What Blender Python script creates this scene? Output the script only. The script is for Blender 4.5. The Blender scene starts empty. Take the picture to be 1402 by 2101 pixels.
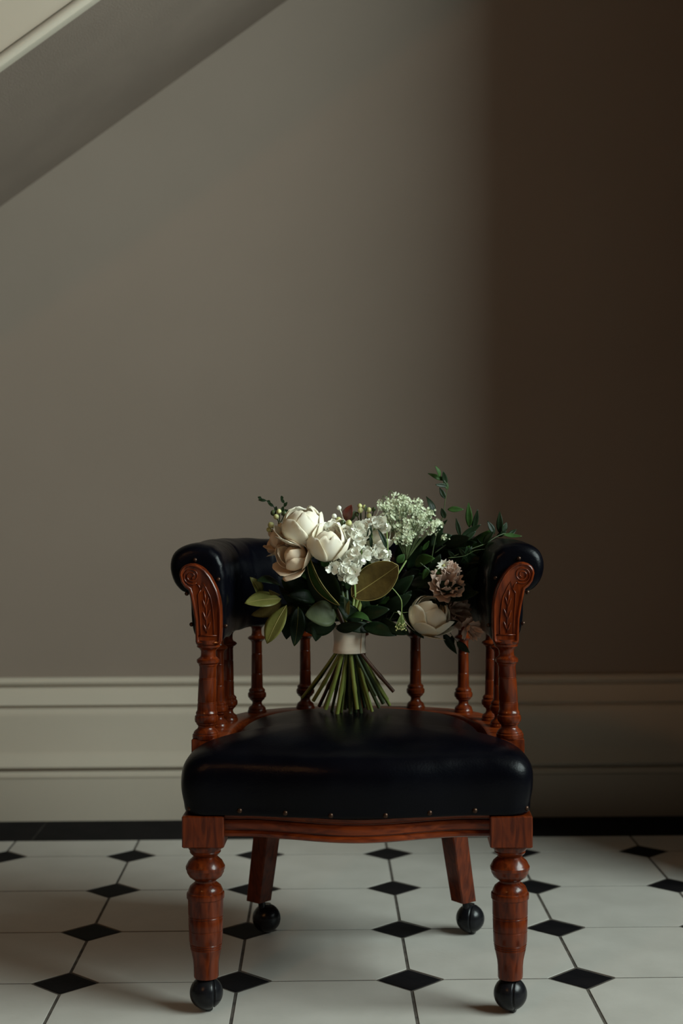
import bpy, math, random
from mathutils import Vector, Matrix, noise
random.seed(7)
SC = bpy.context.scene
COL = SC.collection
PI = math.pi

# ------------------------------------------------------------------ camera
F_PX, IW, IH = 3100.0, 1402.0, 2101.0
CAM_Z = 0.9
YAW, PITCH, ROLL = 0.012337, 0.018559, -0.0057374
_f = Vector((math.sin(YAW)*math.cos(PITCH), math.cos(YAW)*math.cos(PITCH), -math.sin(PITCH)))
_r = Vector((math.cos(YAW), -math.sin(YAW), 0))
_u = _r.cross(_f)
RIGHT = math.cos(ROLL)*_r + math.sin(ROLL)*_u
UP = -math.sin(ROLL)*_r + math.cos(ROLL)*_u
cd = bpy.data.cameras.new('camera')
cam = bpy.data.objects.new('camera', cd)
COL.objects.link(cam)
m = Matrix.Identity(4)
for i in range(3):
    m[i][0], m[i][1], m[i][2] = RIGHT[i], UP[i], -_f[i]
m[2][3] = CAM_Z
cam.matrix_world = m
cd.sensor_fit = 'HORIZONTAL'
cd.sensor_width = 36
cd.lens = 36*F_PX/IW
cd.dof.use_dof = True
cd.dof.focus_distance = 2.70
cd.dof.aperture_fstop = 4.6
cd.clip_start = 0.05
SC.camera = cam

# ------------------------------------------------------------------ view, world, daylight
SC.view_settings.view_transform = 'Standard'
SC.view_settings.look = 'None'
SC.view_settings.gamma = 1
SC.view_settings.exposure = 0.0
SC.view_settings.use_curve_mapping = False
w = bpy.data.worlds.new('sky')
SC.world = w
w.use_nodes = True
w.node_tree.nodes['Background'].inputs[0].default_value = (0.55, 0.72, 0.9, 1)
w.node_tree.nodes['Background'].inputs[1].default_value = 0.25

# the daylight stands in the window of the right-hand wall
WIN_X, WIN_Y0, WIN_Y1, WIN_Z0, WIN_Z1 = 2.80, -0.20, 2.45, 1.60, 3.60
ld = bpy.data.lights.new('window_daylight', 'AREA')
ld.shape = 'RECTANGLE'
ld.size = WIN_Y1-WIN_Y0
ld.size_y = WIN_Z1-WIN_Z0
ld.energy = 345
ld.color = (0.85, 1.0, 0.965)
lo = bpy.data.objects.new('window_daylight', ld)
COL.objects.link(lo)
lo.location = (WIN_X+0.20, (WIN_Y0+WIN_Y1)/2, (WIN_Z0+WIN_Z1)/2)
lo.rotation_euler = (PI/2, 0, PI/2)
LAMP_RADIANCE = 62.0
SC.cycles.max_bounces = 6
SC.cycles.diffuse_bounces = 3
SC.cycles.glossy_bounces = 3

# ------------------------------------------------------------------ mesh helpers
def at(px, py, d):
    """a point at depth d (metres along y) measured on the picture"""
    v = _f + RIGHT*((px-IW/2)/F_PX) + UP*(-(py-IH/2)/F_PX)
    t = d/v.y
    return Vector((0, 0, CAM_Z)) + v*t

def catmull(pts, n, closed=False):
    pts = [Vector(p) for p in pts]
    k = len(pts)
    out = []
    segs = k if closed else k-1
    for s in range(segs):
        if closed:
            p0, p1, p2, p3 = pts[(s-1) % k], pts[s], pts[(s+1) % k], pts[(s+2) % k]
        else:
            p1, p2 = pts[s], pts[s+1]
            p0 = pts[s-1] if s > 0 else p1*2-p2
            p3 = pts[s+2] if s+2 < k else p2*2-p1
        for i in range(n):
            t = i/n
            out.append(0.5*((2*p1)+(p2-p0)*t+(2*p0-5*p1+4*p2-p3)*t*t+(3*p1-p0-3*p2+p3)*t*t*t))
    if not closed:
        out.append(pts[-1])
    return out

class MB:
    def __init__(self):
        self.v, self.f = [], []
    def add(self, vs, fs, M=None):
        b = len(self.v)
        self.v += [tuple(M @ Vector(p)) if M else tuple(p) for p in vs]
        self.f += [tuple(i+b for i in q) for q in fs]
        return self
    def box(self, x0, x1, y0, y1, z0, z1, M=None):
        vs = [(x, y, z) for z in (z0, z1) for y in (y0, y1) for x in (x0, x1)]
        return self.add(vs, [(0, 2, 3, 1), (4, 5, 7, 6), (0, 1, 5, 4), (2, 6, 7, 3), (0, 4, 6, 2), (1, 3, 7, 5)], M)
    def bevbox(self, x0, x1, y0, y1, z0, z1, b, M=None):
        """box with chamfered edges"""
        sec = [(x0+b, y0), (x1-b, y0), (x1, y0+b), (x1, y1-b), (x1-b, y1), (x0+b, y1), (x0, y1-b), (x0, y0+b)]
        cx, cy = (x0+x1)/2, (y0+y1)/2
        kx, ky = 1-2*b/(x1-x0), 1-2*b/(y1-y0)
        rings = []
        for z, s in ((z0, 1), (z0+b, 0), (z1-b, 0), (z1, 1)):
            rings.append([((cx+(x-cx)*kx) if s else x, (cy+(y-cy)*ky) if s else y, z) for x, y in sec])
        return self.loft(rings, True, True, M)
    def loft(self, rings, closed=True, caps=True, M=None):
        n = len(rings[0])
        vs = [p for r in rings for p in r]
        fs = []
        for i in range(len(rings)-1):
            for j in range(n if closed else n-1):
                a, b = i*n+j, i*n+(j+1) % n
                fs.append((a, b, b+n, a+n))
        if caps:
            fs.append(tuple(reversed(range(n))))
            fs.append(tuple(range((len(rings)-1)*n, len(rings)*n)))
        return self.add(vs, fs, M)
    def lathe(self, prof, seg=32, M=None):
        """prof: (r, z) from bottom to top, around z"""
        rings = [[(r*math.cos(2*PI*j/seg), r*math.sin(2*PI*j/seg), z) for j in range(seg)] for r, z in prof]
        return self.loft(rings, True, True, M)
    def tube(self, pts, rad, seg=8, caps=True):
        pts = [Vector(p) for p in pts]
        n = len(pts)
        if not hasattr(rad, '__len__'):
            rad = [rad]*n
        rings = []
        prev = None
        for i, p in enumerate(pts):
            t = (pts[min(i+1, n-1)]-pts[max(i-1, 0)])
            t = t.normalized() if t.length > 1e-9 else Vector((0, 0, 1))
            if prev is None:
                a = t.orthogonal().normalized()
            else:
                a = (prev-t*prev.dot(t))
                a = a.normalized() if a.length > 1e-6 else t.orthogonal().normalized()
            prev = a
            b = t.cross(a)
            rings.append([p+(a*math.cos(2*PI*j/seg)+b*math.sin(2*PI*j/seg))*rad[i] for j in range(seg)])
        return self.loft(rings, True, caps)
    def grid(self, fn, nu, nv):
        vs = [fn(i/nu, j/nv) for j in range(nv+1) for i in range(nu+1)]
        fs = [(j*(nu+1)+i, j*(nu+1)+i+1, (j+1)*(nu+1)+i+1, (j+1)*(nu+1)+i) for j in range(nv) for i in range(nu)]
        return self.add(vs, fs)
    def mesh(self, name, mat, smooth=True, angle=40):
        me = bpy.data.meshes.new(name)
        me.from_pydata(self.v, [], self.f)
        me.update()
        if mat:
            me.materials.append(mat)
        if smooth:
            me.polygons.foreach_set('use_smooth', [True]*len(me.polygons))
            if angle < 180:
                me.set_sharp_from_angle(angle=math.radians(angle))
        return me

def link(name, me, parent=None, M=None):
    o = bpy.data.objects.new(name, me)
    COL.objects.link(o)
    if parent:
        o.parent = parent
    if M is not None:
        o.matrix_local = M
    return o
def part(name, mb, mat, parent=None, smooth=True, angle=40, kind=None, label=None):
    o = link(name, mb.mesh(name, mat, smooth, angle), parent)
    if kind:
        o['kind'] = kind
    if label:
        o['label'] = label
    return o
def tag(o, label, cat, group=None):
    o['label'] = label
    o['category'] = cat
    if group:
        o['group'] = group
def thing(name, label, cat, loc=(0, 0, 0), rz=0):
    o = bpy.data.objects.new(name, None)
    COL.objects.link(o)
    o.location = loc
    o.rotation_euler = (0, 0, rz)
    o.empty_display_size = 0.05
    tag(o, label, cat)
    return o
def T(x, y, z, rz=0):
    return Matrix.Translation((x, y, z)) @ Matrix.Rotation(rz, 4, 'Z')

# ------------------------------------------------------------------ materials
def mat(name, c1, c2=None, rough=0.5, scale=(6, 6, 6), detail=4, bump=0.0, bscale=60, spec=0.5,
        coat=0.0, coat_rough=0.15, rough2=None, lo=0.35, hi=0.65, sheen=0.0, trans=0.0, sss=0.0, wave=None, distort=0.0):
    m = bpy.data.materials.new(name)
    m.use_nodes = True
    nt = m.node_tree
    N, L = nt.nodes, nt.links
    b = N['Principled BSDF']
    b.inputs['Base Color'].default_value = (*c1, 1)
    b.inputs['Roughness'].default_value = rough
    b.inputs['Specular IOR Level'].default_value = spec
    b.inputs['Coat Weight'].default_value = coat
    b.inputs['Coat Roughness'].default_value = coat_rough
    tc = N.new('ShaderNodeTexCoord')
    mp = N.new('ShaderNodeMapping')
    mp.inputs['Scale'].default_value = scale
    L.new(tc.outputs['Object'], mp.inputs[0])
    nz = N.new('ShaderNodeTexNoise')
    nz.inputs['Scale'].default_value = 1
    nz.inputs['Detail'].default_value = detail
    nz.inputs['Distortion'].default_value = distort
    L.new(mp.outputs[0], nz.inputs[0])
    if c2 is not None:
        cr = N.new('ShaderNodeValToRGB')
        cr.color_ramp.elements[0].position = lo
        cr.color_ramp.elements[1].position = hi
        cr.color_ramp.elements[0].color = (*c1, 1)
        cr.color_ramp.elements[1].color = (*c2, 1)
        L.new(nz.outputs['Fac'], cr.inputs[0])
        L.new(cr.outputs[0], b.inputs['Base Color'])
    if rough2 is not None:
        mr = N.new('ShaderNodeMapRange')
        mr.inputs['To Min'].default_value = rough
        mr.inputs['To Max'].default_value = rough2
        L.new(nz.outputs['Fac'], mr.inputs[0])
        L.new(mr.outputs[0], b.inputs['Roughness'])
    if bump:
        n2 = N.new('ShaderNodeTexNoise')
        n2.inputs['Scale'].default_value = bscale
        n2.inputs['Detail'].default_value = 5
        L.new(tc.outputs['Object'], n2.inputs[0])
        bp = N.new('ShaderNodeBump')
        bp.inputs['Strength'].default_value = bump
        bp.inputs['Distance'].default_value = 0.01
        L.new(n2.outputs['Fac'], bp.inputs['Height'])
        L.new(bp.outputs[0], b.inputs['Normal'])
    if trans:
        tr = N.new('ShaderNodeBsdfTranslucent')
        tr.inputs[0].default_value = (*c1, 1)
        if c2 is not None:
            L.new(cr.outputs[0], tr.inputs[0])
        mx = N.new('ShaderNodeMixShader')
        mx.inputs[0].default_value = trans
        L.new(b.outputs[0], mx.inputs[1])
        L.new(tr.outputs[0], mx.inputs[2])
        L.new(mx.outputs[0], N['Material Output'].inputs[0])
    return m

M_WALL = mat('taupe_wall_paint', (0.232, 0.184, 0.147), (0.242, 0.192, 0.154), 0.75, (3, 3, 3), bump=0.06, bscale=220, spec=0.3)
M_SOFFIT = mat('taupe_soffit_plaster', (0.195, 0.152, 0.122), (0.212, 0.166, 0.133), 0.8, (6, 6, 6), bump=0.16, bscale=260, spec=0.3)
M_WHITE = mat('offwhite_trim_paint', (0.45, 0.398, 0.322), (0.47, 0.415, 0.337), 0.45, (4, 4, 4), bump=0.02, bscale=150)
M_CEIL = mat('ceiling_boards', (0.05, 0.032, 0.02), (0.07, 0.045, 0.028), 0.7, (2, 30, 2))
M_PANEL = mat('dark_wood_panelling', (0.03, 0.016, 0.009), (0.05, 0.027, 0.014), 0.5, (30, 30, 3))
M_TILE = mat('cream_floor_tile', (0.43, 0.405, 0.365), (0.48, 0.452, 0.41), 0.42, (9, 9, 9), 6, bump=0.04, bscale=90, rough2=0.55)
M_BLACK = mat('black_floor_tile', (0.006, 0.006, 0.007), (0.010, 0.009, 0.010), 0.6, (14, 14, 14), 6, bump=0.05, bscale=90, spec=0.03)
M_GROUT = mat('dark_grout', (0.035, 0.027, 0.022), (0.09, 0.075, 0.06), 0.9, (40, 40, 40))
M_WOOD = mat('polished_mahogany', (0.042, 0.0052, 0.0011), (0.145, 0.023, 0.0036), 0.28, (90, 90, 14), 6, bump=0.03, bscale=90, spec=0.2, coat=0.16, coat_rough=0.09, lo=0.3, hi=0.7, distort=1.2)
M_WOODH = mat('polished_mahogany_rail', (0.068, 0.0088, 0.0018), (0.22, 0.037, 0.0056), 0.28, (14, 90, 90), 6, bump=0.03, bscale=90, spec=0.2, coat=0.16, coat_rough=0.09, lo=0.3, hi=0.7, distort=1.2)
M_GROOVE = mat('dark_wood_groove', (0.035, 0.008, 0.003), None, 0.5)
M_LEATHER = mat('black_leather', (0.0008, 0.0009, 0.0022), (0.0013, 0.0014, 0.003), 0.24, (20, 20, 20), bump=0.06, bscale=260, rough2=0.36, spec=0.11)
M_BRASS = mat('aged_brass_nail', (0.035, 0.018, 0.012), (0.075, 0.041, 0.027), 0.38, (200, 200, 200))
M_BRASS.node_tree.nodes['Principled BSDF'].inputs['Metallic'].default_value = 0.9
M_CASTER = mat('black_caster_metal', (0.006, 0.006, 0.008), (0.010, 0.010, 0.011), 0.26, (60, 60, 60), bump=0.04, bscale=120, spec=0.22)
M_GLASS = None

# ------------------------------------------------------------------ the room
WY = 4.125            # face of the back wall
def struct(name, mb, mt, smooth=False, angle=40):
    return part(name, mb, mt, None, smooth, angle, 'structure')
XL, XR, YF, ZC = -3.2, WIN_X, -2.6, 3.85
struct('wall_back', MB().box(XL-0.15, XR+0.15, WY, WY+0.15, -0.1, ZC), M_WALL)
struct('wall_left', MB().box(XL-0.15, XL, YF, WY, -0.1, ZC), M_PANEL)
struct('wall_front', MB().box(XL-0.15, XR+0.15, YF-0.15, YF, -0.1, ZC), M_PANEL)
struct('ceiling', MB().box(XL-0.15, XR+0.15, YF-0.15, WY+0.15, ZC, ZC+0.12), M_CEIL)
mb = MB()
mb.box(XR, XR+0.15, YF, WIN_Y0, -0.1, ZC)
mb.box(XR, XR+0.15, WIN_Y1, WY, -0.1, ZC)
mb.box(XR, XR+0.15, WIN_Y0, WIN_Y1, -0.1, WIN_Z0)
mb.box(XR, XR+0.15, WIN_Y0, WIN_Y1, WIN_Z1, ZC)
struct('wall_right', mb, M_PANEL)
# short return wall beside the back wall (its end throws the soft shade on the right)
NIB_X, NIB_Y = 1.02, 3.19
struct('wall_return', MB().box(NIB_X, NIB_X+0.14, NIB_Y, WY, -0.02, ZC), M_PANEL)
# window frame
mb = MB()
fx0, fx1 = XR+0.04, XR+0.10
mb.box(fx0, fx1, WIN_Y0, WIN_Y0+0.05, WIN_Z0, WIN_Z1)
mb.box(fx0, fx1, WIN_Y1-0.05, WIN_Y1, WIN_Z0, WIN_Z1)
mb.box(fx0, fx1, WIN_Y0+0.05, WIN_Y1-0.05, WIN_Z0, WIN_Z0+0.06)
mb.box(fx0, fx1, WIN_Y0+0.05, WIN_Y1-0.05, WIN_Z1-0.06, WIN_Z1)
zm = (WIN_Z0+WIN_Z1)/2
mb.box(fx0, fx1, WIN_Y0+0.05, WIN_Y1-0.05, zm-0.025, zm+0.025)
struct('window_1', mb, M_WHITE)

# baseboard: moulded profile swept along the back wall
BP = [(0.0, 0.377), (0.010, 0.3765), (0.017, 0.372), (0.019, 0.365), (0.016, 0.358), (0.007, 0.355),
      (0.007, 0.351), (0.015, 0.349), (0.019, 0.340), (0.026, 0.327), (0.035, 0.314), (0.041, 0.306),
      (0.031, 0.303), (0.031, 0.298), (0.041, 0.296), (0.046, 0.287), (0.048, 0.275), (0.048, 0.183),
      (0.051, 0.176), (0.058, 0.165), (0.069, 0.153), (0.075, 0.146), (0.075, 0.142), (0.060, 0.1395), (0.060, 0.133),
      (0.075, 0.131), (0.080, 0.126), (0.082, 0.118), (0.080, 0.114), (0.080, 0.0)]
def baseboard(name, p0, p1, nrm):
    p0, p1, nrm = Vector(p0), Vector(p1), Vector(nrm)
    rings = []
    for p in (p0, p1):
        rings.append([p+nrm*o+Vector((0, 0, z)) for o, z in BP+[(0.0, 0.0)]])
    return part(name, MB().loft(rings), M_WHITE, None, True, 25, 'structure')
baseboard('baseboard_back', (NIB_X, WY, 0), (XL, WY, 0), (0, -1, 0))

# floor: grout bed carrying every tile as a piece of its own
S, GX0, GY0 = 0.31234, -0.78404, 3.66088
G = 0.003          # half a joint
STRIP_Y = 3.824    # front edge of the black border
floor = struct('floor', MB().box(XL-0.15, XR+0.15, YF-0.15, WY+0.15, -0.12, -0.0013), M_GROUT)
def slab(poly, z0=-0.006, z1=0.0, b=0.0005):
    n = len(poly)
    cx = sum(p[0] for p in poly)/n
    cy = sum(p[1] for p in poly)/n
    def ins(k):
        return [(cx+(x-cx)*k, cy+(y-cy)*k) for x, y in poly]
    R = max(math.hypot(x-cx, y-cy) for x, y in poly)
    top = ins(1-b/R)
    rings = [[(x, y, z0) for x, y in poly], [(x, y, z1-b*0.7) for x, y in poly], [(x, y, z1) for x, y in top]]
    return MB().loft(rings)
DH = 0.19*S        # half diagonal of a dot, joint included
h = S/2
e = G*0.7
oct_full = [(-h+DH+e, -h+G), (h-DH-e, -h+G), (h-G, -h+DH+e), (h-G, h-DH-e), (h-DH-e, h-G), (-h+DH+e, h-G), (-h+G, h-DH-e), (-h+G, -h+DH+e)]
cut = STRIP_Y-G-(GY0+h)
oct_half = [(-h+DH+e, -h+G), (h-DH-e, -h+G), (h-G, -h+DH+e), (h-G, cut), (-h+G, cut), (-h+G, -h+DH+e)]
dd = DH-G*1.1
me_oct = slab(oct_full).mesh('tile', M_TILE, False)
me_half = slab(oct_half).mesh('edge_tile', M_TILE, False)
me_dot = slab([(0, -dd), (dd, 0), (0, dd), (-dd, 0)], -0.006, -0.0003).mesh('diamond_tile', M_BLACK, False)
far = MB()
fard = MB()
for c in range(-7, 11):
    for r in range(0, 17):
        x, y = GX0+(c+0.5)*S, GY0-(r-0.5)*S
        jit = random.uniform(-0.0003, 0.0)
        near = -2 <= c <= 7 and r <= 8
        if r == 0:
            if near:
                link('edge_tile', me_half, floor, T(x, y, jit))
            elif x < NIB_X:
                far.add(slab(oct_half).v, slab(oct_half).f, T(x, y, jit))
        elif near:
            link('tile', me_oct, floor, T(x, y, jit))
        else:
            sl = slab(oct_full)
            far.add(sl.v, sl.f, T(x, y, jit))
        dx, dy = GX0+c*S, GY0-r*S
        if near:
            link('diamond_tile', me_dot, floor, T(dx, dy, random.uniform(-0.0003, 0.0)))
        else:
            sl = slab([(0, -dd), (dd, 0), (0, dd), (-dd, 0)], -0.006, -0.0006)
            fard.add(sl.v, sl.f, T(dx, dy, 0))
part('outer_tiles', far, M_TILE, floor, False, kind='stuff')
part('outer_diamond_tiles', fard, M_BLACK, floor, False, kind='stuff')
BL = 0.62
bx0 = -0.745
me_b = slab([(G*0.4, G), (BL-G*0.4, G), (BL-G*0.4, WY-STRIP_Y-0.080), (G*0.4, WY-STRIP_Y-0.080)]).mesh('border_tile', M_BLACK, False)
for k in range(-4, 4):
    x = bx0+k*BL
    if x+BL <= NIB_X-0.06:
        link('border_tile', me_b, floor, T(x, STRIP_Y, random.uniform(-0.0004, 0)))
kl = int((NIB_X-0.06-bx0)//BL)
xl = bx0+kl*BL
wl = NIB_X-0.004-xl
link('border_tile', slab([(G*0.4, G), (wl, G), (wl, WY-STRIP_Y-0.080), (G*0.4, WY-STRIP_Y-0.080)]).mesh('border_tile', M_BLACK, False), floor, T(xl, STRIP_Y, 0))

# staircase passing over the corner: soffit, outer string with its bead
ST_Y = 3.245
SA = 0.71117
def zs(x):
    return 1.6562+SA*(x+0.8714)
nrm = Vector((-SA, 0, 1)).normalized()
stair = thing('staircase', 'underside of a staircase with pale outer string climbing along the taupe wall', 'staircase', (XL, ST_Y, 0))
def stair_bar(name, y0, y1, o0, o1, mt, prof=None, smooth=False):
    """bar running up the slope; section given in (y, offset square to the slope)"""
    sec = prof or [(y0, o0), (y1, o0), (y1, o1), (y0, o1)]
    rings = []
    for x in (XL+0.02, 1.85):
        p = Vector((x, 0, zs(x)))
        rings.append([p+nrm*o+Vector((0, y, 0))-Vector((XL, ST_Y, 0)) for y, o in sec])
    return part(name, MB().loft(rings), mt, stair, smooth, 30)
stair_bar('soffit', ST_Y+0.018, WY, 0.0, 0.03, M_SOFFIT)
stair_bar('outer_string', ST_Y, ST_Y+0.035, 0.0265, 0.42, M_WHITE)
stair_bar('string_bead', 0, 0, 0, 0, M_WHITE, [(ST_Y+0.018, -0.002), (ST_Y+0.001, -0.002), (ST_Y-0.005, 0.000), (ST_Y-0.009, 0.005), (ST_Y-0.0105, 0.011), (ST_Y-0.009, 0.018), (ST_Y-0.005, 0.0225), (ST_Y+0.003, 0.024), (ST_Y+0.004, 0.0275), (ST_Y+0.018, 0.0275)], True)

# unseen globe lamp behind the camera, added as warm fill for the shadows
lampo = thing('warm_fill_lamp', 'added glass globe lamp out of view, giving warm fill light', 'lamp', (-1.6, -0.4, 0))
M_LAMP = mat('fill_lamp_glass', (0.9, 0.8, 0.6), None, 0.4)
_b = M_LAMP.node_tree.nodes['Principled BSDF']
_b.inputs['Emission Color'].default_value = (1.0, 0.45, 0.15, 1)
_b.inputs['Emission Strength'].default_value = LAMP_RADIANCE
part('rod', MB().tube([(0, 0, 2.72), (0, 0, ZC)], 0.008, 10), M_BRASS, lampo)
part('rose', MB().lathe([(0.06, ZC-0.03), (0.07, ZC-0.01), (0.07, ZC)], 24), M_BRASS, lampo)
part('globe', MB().lathe([(0.02, 2.50), (0.08, 2.52), (0.12, 2.60), (0.12, 2.64), (0.08, 2.71), (0.03, 2.735)], 24), M_LAMP, lampo)
# ------------------------------------------------------------------ the chair
CO = Vector((0.055, 2.562, 0))
CA = math.radians(-2.18)
chair = thing('captains_chair', 'black leather and carved mahogany captain chair with spindle back on ball casters', 'chair', CO, CA)
FX = 0.2595

# front legs, turned, each with a ball caster
leg_prof = [(0.0, 0.0585), (0.0205, 0.0585), (0.0213, 0.061), (0.0215, 0.080), (0.0225, 0.090), (0.0255, 0.104), (0.0268, 0.1085),
            (0.0262, 0.110), (0.0262, 0.1115), (0.0274, 0.1125), (0.0268, 0.114), (0.0268, 0.1155), (0.0280, 0.1165), (0.0274, 0.118), (0.0286, 0.121),
            (0.0291, 0.1395), (0.0286, 0.140), (0.0286, 0.1412), (0.0292, 0.1418), (0.0297, 0.160), (0.0290, 0.1612), (0.0290, 0.1625), (0.0299, 0.1636), (0.0292, 0.165),
            (0.0292, 0.1664), (0.0300, 0.1675), (0.0302, 0.190), (0.0306, 0.194), (0.0322, 0.1955), (0.0324, 0.202), (0.0318, 0.2045), (0.0296, 0.206), (0.0295, 0.2085),
            (0.0265, 0.2155), (0.0205, 0.2205), (0.0180, 0.2225), (0.0180, 0.2255), (0.0215, 0.2275), (0.0275, 0.232), (0.0315, 0.239), (0.0322, 0.2435),
            (0.0334, 0.2450), (0.0336, 0.2495), (0.0325, 0.2512), (0.0318, 0.2525), (0.0288, 0.2585), (0.0222, 0.2645), (0.0205, 0.2665), (0.0215, 0.269),
            (0.0245, 0.2710), (0.0268, 0.2745), (0.0262, 0.2765), (0.0285, 0.280), (0.0302, 0.284), (0.0298, 0.287), (0.0, 0.2885)]
lm = MB().lathe(leg_prof, 40)
lm.bevbox(-0.0355, 0.0355, -0.0355, 0.0355, 0.2875, 0.3415, 0.0018)
me_leg = lm.mesh('leg', M_WOOD, True, 35)
R = 0.0285
def caster_mesh(rz, seam=0.010):
    pts = []
    for k in range(0, 65):
        s = -R*math.cos(PI*k/64)
        r = math.sqrt(max(0, R*R-s*s))
        dgr = abs(s-seam)
        if dgr < 0.0022:
            r -= 0.0028*(1-dgr/0.0022)
        if s > seam:
            r *= 1.0-0.04*(s-seam)/R
        pts.append((max(r, 1e-5), s))
    Mx = T(0, 0, 0.0318, rz) @ Matrix.Rotation(PI/2, 4, 'Y')
    b = MB().lathe(pts, 36, Mx)
    # tread wheel and swivel stem
    Mw = T(0.004*math.cos(rz), 0.004*math.sin(rz), 0.0115, rz) @ Matrix.Rotation(PI/2, 4, 'Y')
    b.lathe([(0.0, -0.006), (0.010, -0.006), (0.0115, -0.004), (0.0115, 0.004), (0.010, 0.006), (0.0, 0.006)], 24, Mw)
    b.lathe([(0.0, 0.050), (0.009, 0.050), (0.009, 0.0605), (0.0, 0.0605)], 16)
    return b.mesh('caster', M_CASTER, True, 30)
for sx, rz in ((-1, 0.25), (1, -0.3)):
    lg = link('leg', me_leg, chair, T(sx*FX, 0, 0))
    c = link('caster', caster_mesh(rz), lg)
    c['label'] = 'black ball caster'

# rear legs: square sabre legs set cornerwise
for sx in (-1, 1):
    rings = []
    for t in [i/12 for i in range(13)]:
        z = 0.345-(0.345-0.071)*t
        x = 0.168+0.036*t**1.15
        y = 0.362+0.068*t**1.7
        a = 0.0205-0.0022*t
        ch = 0.0022
        sec = [(-a+ch, -a), (a-ch, -a), (a, -a+ch), (a, a-ch), (a-ch, a), (-a+ch, a), (-a, a-ch), (-a, -a+ch)]
        an = math.radians(38 if sx > 0 else -40)
        rings.append([(sx*x+px*math.cos(an)-py*math.sin(an), y+px*math.sin(an)+py*math.cos(an), z) for px, py in sec])
    lg = part('leg', MB().loft(rings), M_WOOD, chair, True, 30)
    st = Matrix.Translation((sx*0.204+0.014, 0.448, -0.001))
    c = link('caster', caster_mesh(1.1 if sx < 0 else -0.35, 0.006), lg, st)
    c['label'] = 'black ball caster'
    part('caster_stem', MB().tube([(sx*0.204+0.004, 0.438, 0.078), (sx*0.204+0.006, 0.440, 0.054)], 0.0075, 14), M_CASTER, lg)

# front rail, bowed, with sunk mouldings
def bow(x):
    u = min(1, abs(x)/0.20)
    return -0.017-0.034*(0.5+0.5*math.cos(PI*u))
RP = [(0.000, 0.3425), (0.0, 0.3365), (0.0012, 0.3355), (0.0045, 0.3345), (0.0045, 0.3325), (0.0012, 0.3315), (-0.0005, 0.327), (0.0005, 0.320), (0.001, 0.3165),
      (0.0045, 0.3155), (0.0045, 0.3135), (0.0012, 0.3125), (-0.0015, 0.309), (-0.001, 0.305), (0.003, 0.3025), (0.008, 0.302), (0.030, 0.302), (0.030, 0.3425)]
rings = []
for i in range(61):
    x = -0.228+0.456*i/60
    dz = -0.0035*(0.5+0.5*math.cos(PI*min(1, abs(x)/0.2)))
    rings.append([(x, bow(x)+o, z+dz) for o, z in RP])
part('front_rail', MB().loft(rings), M_WOODH, chair, True, 30)

# seat frame behind: U-shaped rails and the ring the spindles stand on
half = [(0.262, 0.02), (0.268, 0.11), (0.2665, 0.20), (0.264, 0.267), (0.2535, 0.342), (0.206, 0.447), (0.112, 0.5015), (0.0, 0.5165)]
upts = [(-x, y, 0) for x, y in half]+[(x, y, 0) for x, y in half[-2::-1]]
def upath(y_start=None, n=10):
    p = catmull(upts, n)
    if y_start is not None:
        p = [q for q in p if q.y >= y_start]
    return p
def sweep_u(path, sec, smooth=True, angle=30, mb=None):
    rings = []
    n = len(path)
    for i, p in enumerate(path):
        t = (path[min(i+1, n-1)]-path[max(i-1, 0)]).normalized()
        nn = Vector((-t.y, t.x, 0))         # outward side of the U
        rings.append([(p.x+nn.x*o, p.y+nn.y*o, z) for o, z in sec])
    mb = mb or MB()
    return mb.loft(rings)
# path runs from the left front round the back, so its left normal points outward
fr = sweep_u(upath(0.03), [(-0.024, 0.300), (0.020, 0.300), (0.022, 0.303), (0.022, 0.344), (-0.024, 0.344)])
part('seat_rail', fr, M_WOODH, chair)
ring = sweep_u(upath(0.128), [(-0.026, 0.343), (0.020, 0.343), (0.020, 0.412), (0.025, 0.416), (0.029, 0.424), (0.029, 0.436), (0.025, 0.442), (0.019, 0.4445),
                              (-0.027, 0.4445), (-0.031, 0.442), (-0.0325, 0.437), (-0.0325, 0.418)])
part('spindle_rail', ring, M_WOODH, chair)

# seat cushion
co = [(0, -0.068), (0.06, -0.066), (0.12, -0.057), (0.18, -0.046), (0.235, -0.042), (0.270, -0.039), (0.290, -0.028), (0.299, -0.004),
      (0.301, 0.03), (0.298, 0.062), (0.284, 0.080), (0.262, 0.087), (0.244, 0.093), (0.236, 0.11), (0.2335, 0.15), (0.233, 0.22), (0.229, 0.29), (0.216, 0.35),
      (0.188, 0.405), (0.14, 0.449), (0.07, 0.4755), (0, 0.483)]
full = [(x, y, 0) for x, y in co]+[(-x, y, 0) for x, y in co[-2:0:-1]]
outline = catmull(full, 5, True)
cen = Vector((0, 0.19, 0))
prof = [(0.955, 0.3415), (0.978, 0.343), (0.984, 0.348), (0.984, 0.358), (0.990, 0.366), (0.998, 0.380), (1.0, 0.395), (0.997, 0.409), (0.988, 0.421),
        (0.972, 0.4305), (0.95, 0.438), (0.92, 0.4445), (0.87, 0.451), (0.80, 0.457), (0.70, 0.4625), (0.58, 0.4665), (0.44, 0.4695), (0.28, 0.4715), (0.14, 0.472), (0.02, 0.472)]
rings = []
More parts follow.
